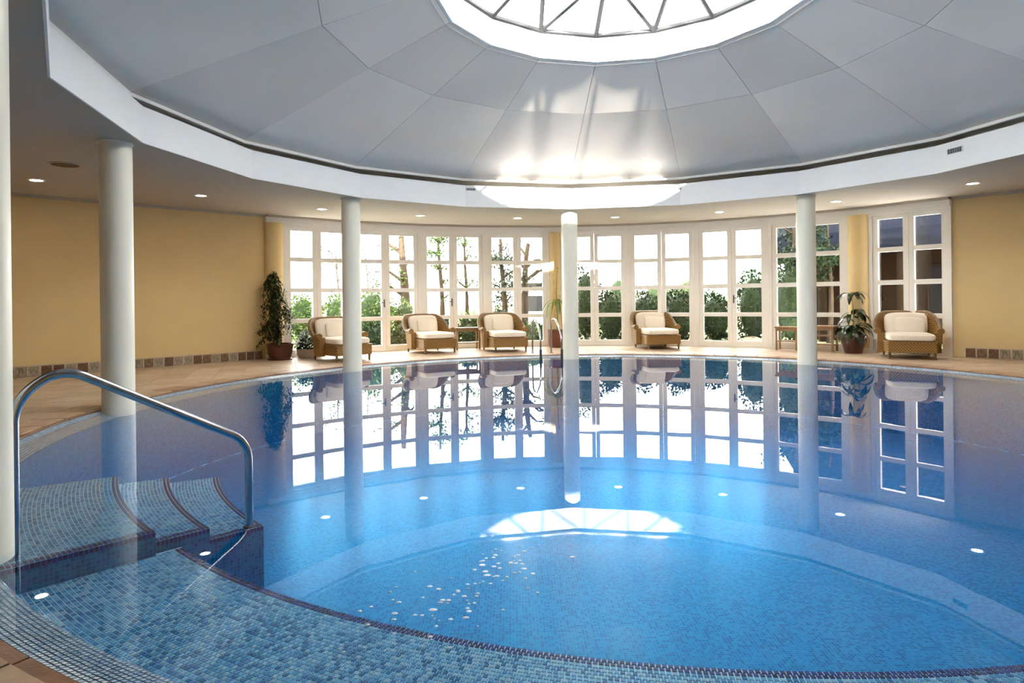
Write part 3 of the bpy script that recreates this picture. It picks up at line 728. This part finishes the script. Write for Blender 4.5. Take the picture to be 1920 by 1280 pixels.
# ficus
e = tag(empty('potted_ficus', (-6.60, 6.10, DECK)), 'tall weeping ficus in a brown pot in the left corner', 'plant')
pot(e, 0.29, 0.36, M_POT)
MB().lathe([(0.25, 0.001), (0.26, 0.03), (0.22, 0.035)], n=28).build('saucer', M_POT, e, True)
trunk = [Vector((0, 0, 0.3)), Vector((-0.03, 0.0, 0.8)), Vector((-0.10, 0.0, 1.3)), Vector((-0.16, 0, 1.85))]
MB().tube(trunk, [0.025, 0.02, 0.014, 0.006], 8).build('stem', M_BARK, e, True)
fol = MB(); br = MB()
for k in range(85):
    t = rp.random() ** 1.0; z = 0.42 + 1.45 * t; cx = -0.17 * t
    a = rp.uniform(0, 360); L = (0.33 * (1 - t) + 0.16) * rp.uniform(.6, 1.1)
    w_ = (-math.cos(R(a)) + math.sin(R(a))) * 0.7071
    if w_ > 0: L = min(L, 0.27 / max(w_, .3))
    b0 = Vector((cx, 0, z)); b1 = b0 + Vector((math.cos(R(a)) * L * .6, math.sin(R(a)) * L * .6, 0.08)); b2 = b0 + Vector((math.cos(R(a)) * L, math.sin(R(a)) * L, -0.10))
    br.tube([b0, b1, b2], [0.006, 0.004, 0.002], 5)
    for q in range(26):
        w = rp.random(); p = (b0.lerp(b1, w * 2) if w < .5 else b1.lerp(b2, w * 2 - 1)) + Vector((rp.gauss(0, .03), rp.gauss(0, .03), rp.gauss(0, .03)))
        aa = rp.uniform(0, 360); leaf_strip(fol, p, (math.cos(R(aa)) * .7, math.sin(R(aa)) * .7, rp.uniform(-0.9, 0.1)), rp.uniform(.07, .12), rp.uniform(.012, .020), 1.0, 2)
br.build('branches', M_BARK, e, True); tag(fol.build('foliage', M_FICUS, e, True, 80), kind='stuff')
# bushy plant in the pale basin
e = tag(empty('potted_bush', (-6.12, 6.62, DECK)), 'low bushy plant in a pale stone basin beside the ficus', 'plant')
pot(e, 0.29, 0.20, M_POTW, 0.8)
fol = MB()
for k in range(650):
    a = rp.uniform(0, 360); r = 0.30 * math.sqrt(rp.random()); z = 0.2 + rp.random() * 0.5 * (1 - (r / .36) ** 2) + .02
    aa = rp.uniform(0, 360); leaf_strip(fol, (r * math.cos(R(a)), r * math.sin(R(a)), z), (math.cos(R(aa)), math.sin(R(aa)), rp.uniform(-.4, .6)), rp.uniform(.07, .12), rp.uniform(.018, .03), .8, 3)
st = MB()
for k in range(9):
    a = k * 40; st.tube([(0.05 * math.cos(R(a)), 0.05 * math.sin(R(a)), .15), (0.2 * math.cos(R(a)), 0.2 * math.sin(R(a)), .5)], .006, 5)
st.build('stems', M_STEM, e, True); tag(fol.build('foliage', M_LEAF[1], e, True, 80), kind='stuff')
# dracaena behind the ladder
e = tag(empty('potted_dracaena', (-0.30, 8.72, DECK)), 'slim cane plant with drooping strap leaves in a terracotta pot behind the ladder', 'plant')
M_POT2 = mat('red_terracotta', (0.16, 0.045, 0.022), 0.5, var=0.2, scale=6)
pot(e, 0.25, 0.46, M_POT2, 0.8)
MB().tube([(0, 0, .4), (.02, 0, .9), (-.01, 0, 1.4), (.02, 0, 2.1)], [.022, .018, .014, .006], 8).build('cane', M_STEM, e, True)
for k in range(22):
    a = k * 137.5; z = 1.15 + 0.10 * (k % 4) / 4
    mb = MB(); leaf_strip(mb, (0.01, 0, z), (math.cos(R(a)), math.sin(R(a)), rp.uniform(.3, .9)), rp.uniform(.55, .85), .022, 4.2, 9); mb.build('leaf', M_STRAP, e, True, 80)
for k in range(9):
    a = k * 137.5 + 40; z = 1.35 + 0.09 * k
    mb = MB(); leaf_strip(mb, (0.01, 0, z), (math.cos(R(a)), math.sin(R(a)), .8), rp.uniform(.14, .24), .010, 3, 5); mb.build('leaf', M_STRAP, e, True, 80)
# broad-leaved plant on the right
e = tag(empty('potted_broadleaf', (6.02, 6.05, DECK)), 'dark broad-leaved plant in a round brown pot at right', 'plant')
pot(e, 0.28, 0.40, M_POT, 0.62)
MB().tube([(0, 0, .35), (.02, .01, .8), (-.02, 0, 1.25)], [.018, .014, .009], 8).build('stem', M_STEM, e, True)
MB().tube([(0.06, 0, .35), (.12, .03, .6), (.16, 0, .85)], [.014, .012, .008], 8).build('stem', M_STEM, e, True)
for k in range(46):
    a = k * 137.5 + rp.uniform(-20, 20)
    if k < 9: b0 = (-.02, 0, 1.22 + .01 * k); L = rp.uniform(.32, .46)
    elif k < 24: b0 = (rp.uniform(-.05, .14), rp.uniform(-.08, .08), rp.uniform(.55, .95)); L = rp.uniform(.36, .54)
    else: b0 = (rp.uniform(-.12, .12), rp.uniform(-.12, .12), rp.uniform(.40, .55)); L = rp.uniform(.42, .6)
    mb = MB(); leaf_strip(mb, b0, (math.cos(R(a)), math.sin(R(a)), rp.uniform(.3, 1.2)), L, rp.uniform(.042, .066), 2.6, 8); mb.build('leaf', M_BROAD, e, True, 80)
e = tag(empty('stone_planter', (6.62, 6.02, DECK)), 'small pale stone planter tucked behind the broad-leaved plant', 'planter')
MB().lathe([(0.001, 0), (.11, 0), (.13, .1), (.14, .3), (.12, .3), (.11, .26), (0.001, .26)], n=20).build('body', M_POTW, e, True, 35)
MB().lathe([(.115, .262), (0.001, .272)], n=20).build('soil', M_SOIL, e)

# ---------------------------------------------------------------- the garden outside
tag(MB().add([(-60, 9.2, -0.14), (60, 9.2, -0.14), (60, 160, -0.14), (-60, 160, -0.14), (-60, 9.2, -0.5), (60, 9.2, -0.5)], [(0, 1, 2, 3), (4, 5, 1, 0)]).build('ground', M_GROUND), 'garden ground beyond the windows', kind='structure')
GZ = -0.14
rg = random.Random(11)
def world_at(px, dist): return ((px - 960) / 1185.66 * dist - 1.4704, dist - 7.8516)
def shrub(px, dist, top_, rx, m, label, n=1500, leaf=0.07, stem=True, bottom=GZ, name='garden_shrub', group='clipped shrubs of the garden', flat=1.0):
    x, y = world_at(px, dist); h = top_ - bottom; cz = h / 2
    e = tag(empty(name, (x, y, bottom)), label, 'shrub', group)
    mb = MB()
    for k in range(n):
        v = Vector((rg.gauss(0, 1), rg.gauss(0, 1), rg.gauss(0, 1))).normalized()
        s = rg.uniform(.72, 1.0) * (1 + .08 * math.sin(5 * v.x + 3 * v.z) + .06 * math.sin(9 * v.y))
        p = Vector((v.x * rx * s, v.y * rx * s, cz + v.z * cz * s))
        if p.z < 0.02: p.z = 0.02 + rg.random() * .1
        d = (v + Vector((rg.gauss(0, .6), rg.gauss(0, .6), rg.gauss(0, .6)))).normalized(); sd = d.cross(Vector((rg.gauss(0, 1), rg.gauss(0, 1), rg.gauss(0, 1)))).normalized()
        L = leaf * rg.uniform(.7, 1.4)
        mb.add([p, p + d * L * .5 + sd * L * .3, p + d * L, p + d * L * .5 - sd * L * .3], [(0, 1, 2, 3)])
    tag(mb.build('foliage', m, e), kind='stuff')
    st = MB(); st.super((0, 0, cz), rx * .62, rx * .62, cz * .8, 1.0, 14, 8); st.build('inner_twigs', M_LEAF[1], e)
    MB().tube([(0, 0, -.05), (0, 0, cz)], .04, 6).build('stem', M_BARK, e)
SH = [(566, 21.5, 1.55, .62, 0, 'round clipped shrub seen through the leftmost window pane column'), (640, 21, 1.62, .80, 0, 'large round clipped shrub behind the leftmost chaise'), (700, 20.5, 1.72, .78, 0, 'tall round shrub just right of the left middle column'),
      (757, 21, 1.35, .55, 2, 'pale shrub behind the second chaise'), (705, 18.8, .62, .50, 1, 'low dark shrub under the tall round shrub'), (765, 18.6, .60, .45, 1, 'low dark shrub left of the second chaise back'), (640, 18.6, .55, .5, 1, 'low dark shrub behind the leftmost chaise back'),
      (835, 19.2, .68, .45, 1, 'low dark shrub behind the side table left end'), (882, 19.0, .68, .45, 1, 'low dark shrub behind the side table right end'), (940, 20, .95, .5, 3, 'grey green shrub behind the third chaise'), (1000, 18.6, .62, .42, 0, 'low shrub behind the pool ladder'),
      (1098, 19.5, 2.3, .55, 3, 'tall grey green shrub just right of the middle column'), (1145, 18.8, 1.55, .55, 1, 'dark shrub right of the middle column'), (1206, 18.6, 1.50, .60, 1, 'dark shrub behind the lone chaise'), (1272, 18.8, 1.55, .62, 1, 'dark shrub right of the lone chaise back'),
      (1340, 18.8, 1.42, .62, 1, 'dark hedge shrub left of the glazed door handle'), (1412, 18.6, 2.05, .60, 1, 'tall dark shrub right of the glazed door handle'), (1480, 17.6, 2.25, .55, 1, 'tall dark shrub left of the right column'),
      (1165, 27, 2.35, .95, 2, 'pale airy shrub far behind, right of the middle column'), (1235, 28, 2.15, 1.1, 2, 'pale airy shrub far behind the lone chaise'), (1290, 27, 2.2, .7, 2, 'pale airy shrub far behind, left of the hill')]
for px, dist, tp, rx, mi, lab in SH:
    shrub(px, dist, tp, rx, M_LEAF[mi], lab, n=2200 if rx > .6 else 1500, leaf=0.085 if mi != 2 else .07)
def spiky(px, dist, h, label):
    x, y = world_at(px, dist); e = tag(empty('spiky_plant', (x, y, GZ)), label, 'plant', 'spiky garden plants')
    MB().tube([(0, 0, 0), (0, 0, h * .5)], .06, 7).build('stem', M_BARK, e)
    for k in range(26):
        a = k * 137.5; mb = MB(); leaf_strip(mb, (0, 0, h * .45), (math.cos(R(a)), math.sin(R(a)), rg.uniform(.5, 2.2)), h * rg.uniform(.42, .6), .03, .7, 4); mb.build('leaf', M_LEAF[0], e)
spiky(868, 20.5, 1.25, 'spiky green plant behind the side table'); spiky(888, 20.8, 1.3, 'spiky green plant left of the third chaise'); spiky(842, 20.4, 1.1, 'spiky green plant right of the second chaise')
def tree(px, dist, h, rt, crown, m, label, lean=0.0, n=900, leaf=.10, branches=7):
    x, y = world_at(px, dist); e = tag(empty('garden_tree', (x, y, GZ)), label, 'tree', 'trees of the garden')
    pts = [Vector((lean * t * t * h + .06 * math.sin(5 * t), .05 * math.cos(4 * t), h * t)) for t in [i / 8 for i in range(9)]]
    tr = MB().tube(pts, [rt * (1 - .6 * i / 8) for i in range(9)], 9).build('trunk', M_BARK, e, True)
    br = MB(); fo = MB()
    for k in range(branches):
        t = rg.uniform(.45, 1); b0 = pts[int(t * 8)]; a = rg.uniform(0, 2 * math.pi); L = crown * rg.uniform(.6, 1.2)
        b1 = b0 + Vector((math.cos(a) * L * .5, math.sin(a) * L * .5, L * .35)); b2 = b0 + Vector((math.cos(a) * L, math.sin(a) * L, L * rg.uniform(.1, .7)))
        br.tube([b0, b1, b2], [rt * .35, rt * .22, rt * .08], 6)
        for q in range(n // branches):
            w = rg.random(); p = b0.lerp(b1, .4 + w * .6) if rg.random() < .3 else b1.lerp(b2, w)
            p = p + Vector((rg.gauss(0, crown * .16), rg.gauss(0, crown * .16), rg.gauss(0, crown * .16)))
            d = Vector((rg.gauss(0, 1), rg.gauss(0, 1), rg.gauss(-.4, 1))).normalized(); sd = d.cross(Vector((rg.gauss(0, 1), rg.gauss(0, 1), rg.gauss(0, 1)))).normalized(); l = leaf * rg.uniform(.7, 1.4)
            fo.add([p, p + d * l * .5 + sd * l * .25, p + d * l, p + d * l * .5 - sd * l * .25], [(0, 1, 2, 3)])
    br.build('branches', M_BARK, e, True); tag(fo.build('foliage', m, e), kind='stuff')
tree(757, 23, 4.2, .22, 1.0, M_LEAF[0], 'thick trunked tree right of the left middle column', n=420, branches=6)
tree(634, 25, 3.6, .05, 1.1, M_LEAF[3], 'thin sparse tree behind the leftmost windows', n=420, branches=9)
tree(690, 26, 3.8, .04, 0.9, M_LEAF[3], 'thin sparse tree left of the thick trunk', n=260)
tree(826, 21.5, 3.9, .10, 0.55, M_LEAF[0], 'slim ivy clad tree above the second chaise', n=620, branches=14)
tree(872, 22, 3.7, .08, 0.7, M_LEAF[0], 'slim bending tree above the side table', lean=.02, n=420, branches=10)
tree(943, 20.5, 3.4, .12, 0.8, M_LEAF[3], 'weeping grey green tree above the third chaise', n=1700, branches=14, leaf=.09)
tree(978, 20, 3.2, .16, 0.8, M_LEAF[3], 'gnarled leaning tree left of the middle column', lean=.09, n=260, branches=9)
tree(1492, 18.5, 3.7, .10, 0.8, M_LEAF[1], 'dark drooping tree behind the right column', n=1500, branches=12, leaf=.13)
tree(1555, 17.6, 3.6, .08, 0.7, M_LEAF[1], 'dark leafy tree right of the right column', n=1100, branches=10, leaf=.13)
def rock(px, dist, s, label):
    x, y = world_at(px, dist); mb = MB().super((0, 0, s * .35), s, s * .8, s * .5, 1.0, 12, 7)
    mb.v = [tuple(c * rg.uniform(.84, 1.12) for c in p) for p in mb.v]
    o = mb.build('garden_rock', M_ROCK); o.location = (x, y, GZ); tag(o, label, 'rock', 'rocks at the foot of the hedge')
for px, s, lab in ((1102, .26, 'grey rock right of the middle column'), (1150, .34, 'rounded rock in the low panes right of the middle column'), (1262, .22, 'rock behind the lone chaise right side'), (1330, .30, 'rock in the low pane left of the glazed door meeting line'), (1368, .2, 'small rock beside the door meeting line'), (1408, .36, 'large rock in the low pane right of the glazed door meeting line'), (1470, .25, 'rock behind the left wooden slatted table')):
    rock(px, 17.6, s, lab)
# hill
hv = []; hf = []; HN = 30
for i in range(HN + 1):
    for j in range(9):
        x = 25 + 50 * i / HN; w = math.sin(math.pi * min(1, i / HN)) ; yy = 105 + 6 * j
        hv.append((x, yy, GZ - .3 + (9.0 * w * (0.8 + .2 * math.sin(i * .9)) + .3 * rg.random()) * math.sin(math.pi * j / 8)))
hf = [(i * 9 + j, (i + 1) * 9 + j, (i + 1) * 9 + j + 1, i * 9 + j + 1) for i in range(HN) for j in range(8)]
tag(MB().add(hv, hf).build('hill', M_HILL, None, True), 'distant wooded hill seen over the hedge', kind='structure')
# white garden house far left of the middle column
e = tag(empty('garden_house', (*world_at(1000, 34), GZ)), 'pale low garden house glimpsed left of the middle column', 'building')
MB().box(-1.0, 1.6, 0, 3, 0, 2.1).build('wall', M_WHITE, e); MB().box(-1.2, 1.8, -.3, 3.2, 2.1, 2.3).build('roof', M_EAVE, e)
f = MB().box(-.5, .6, -.05, 0, .7, 1.7).build('window', M_FRAME, e); MB().box(-.42, .52, -.06, -.04, .78, 1.62).build('pane', M_DARKWIN, f)
# dark neighbouring wing on the right
A = Vector((7.6, 13.0, 0)); B = Vector((22.0, -2.36, 0)); d = (B - A).normalized(); ln = (B - A).length  # right end lengthened to block sky light at the right windows
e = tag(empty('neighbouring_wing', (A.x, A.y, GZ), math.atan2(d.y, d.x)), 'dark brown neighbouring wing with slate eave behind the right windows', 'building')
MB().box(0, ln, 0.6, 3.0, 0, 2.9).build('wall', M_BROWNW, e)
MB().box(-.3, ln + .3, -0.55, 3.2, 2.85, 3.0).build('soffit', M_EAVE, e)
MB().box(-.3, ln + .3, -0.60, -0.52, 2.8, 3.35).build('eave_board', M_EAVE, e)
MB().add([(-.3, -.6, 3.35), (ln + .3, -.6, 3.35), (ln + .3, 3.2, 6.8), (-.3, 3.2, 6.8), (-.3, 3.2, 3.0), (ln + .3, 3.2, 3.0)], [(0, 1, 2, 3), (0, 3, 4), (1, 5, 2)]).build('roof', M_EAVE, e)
MB().box(-.3, ln + .3, 1.0, 3.1, 3.2, 10.5).build('sky_blocker', M_EAVE, e)  # unseen tall block added to hide the sky from the right window frames
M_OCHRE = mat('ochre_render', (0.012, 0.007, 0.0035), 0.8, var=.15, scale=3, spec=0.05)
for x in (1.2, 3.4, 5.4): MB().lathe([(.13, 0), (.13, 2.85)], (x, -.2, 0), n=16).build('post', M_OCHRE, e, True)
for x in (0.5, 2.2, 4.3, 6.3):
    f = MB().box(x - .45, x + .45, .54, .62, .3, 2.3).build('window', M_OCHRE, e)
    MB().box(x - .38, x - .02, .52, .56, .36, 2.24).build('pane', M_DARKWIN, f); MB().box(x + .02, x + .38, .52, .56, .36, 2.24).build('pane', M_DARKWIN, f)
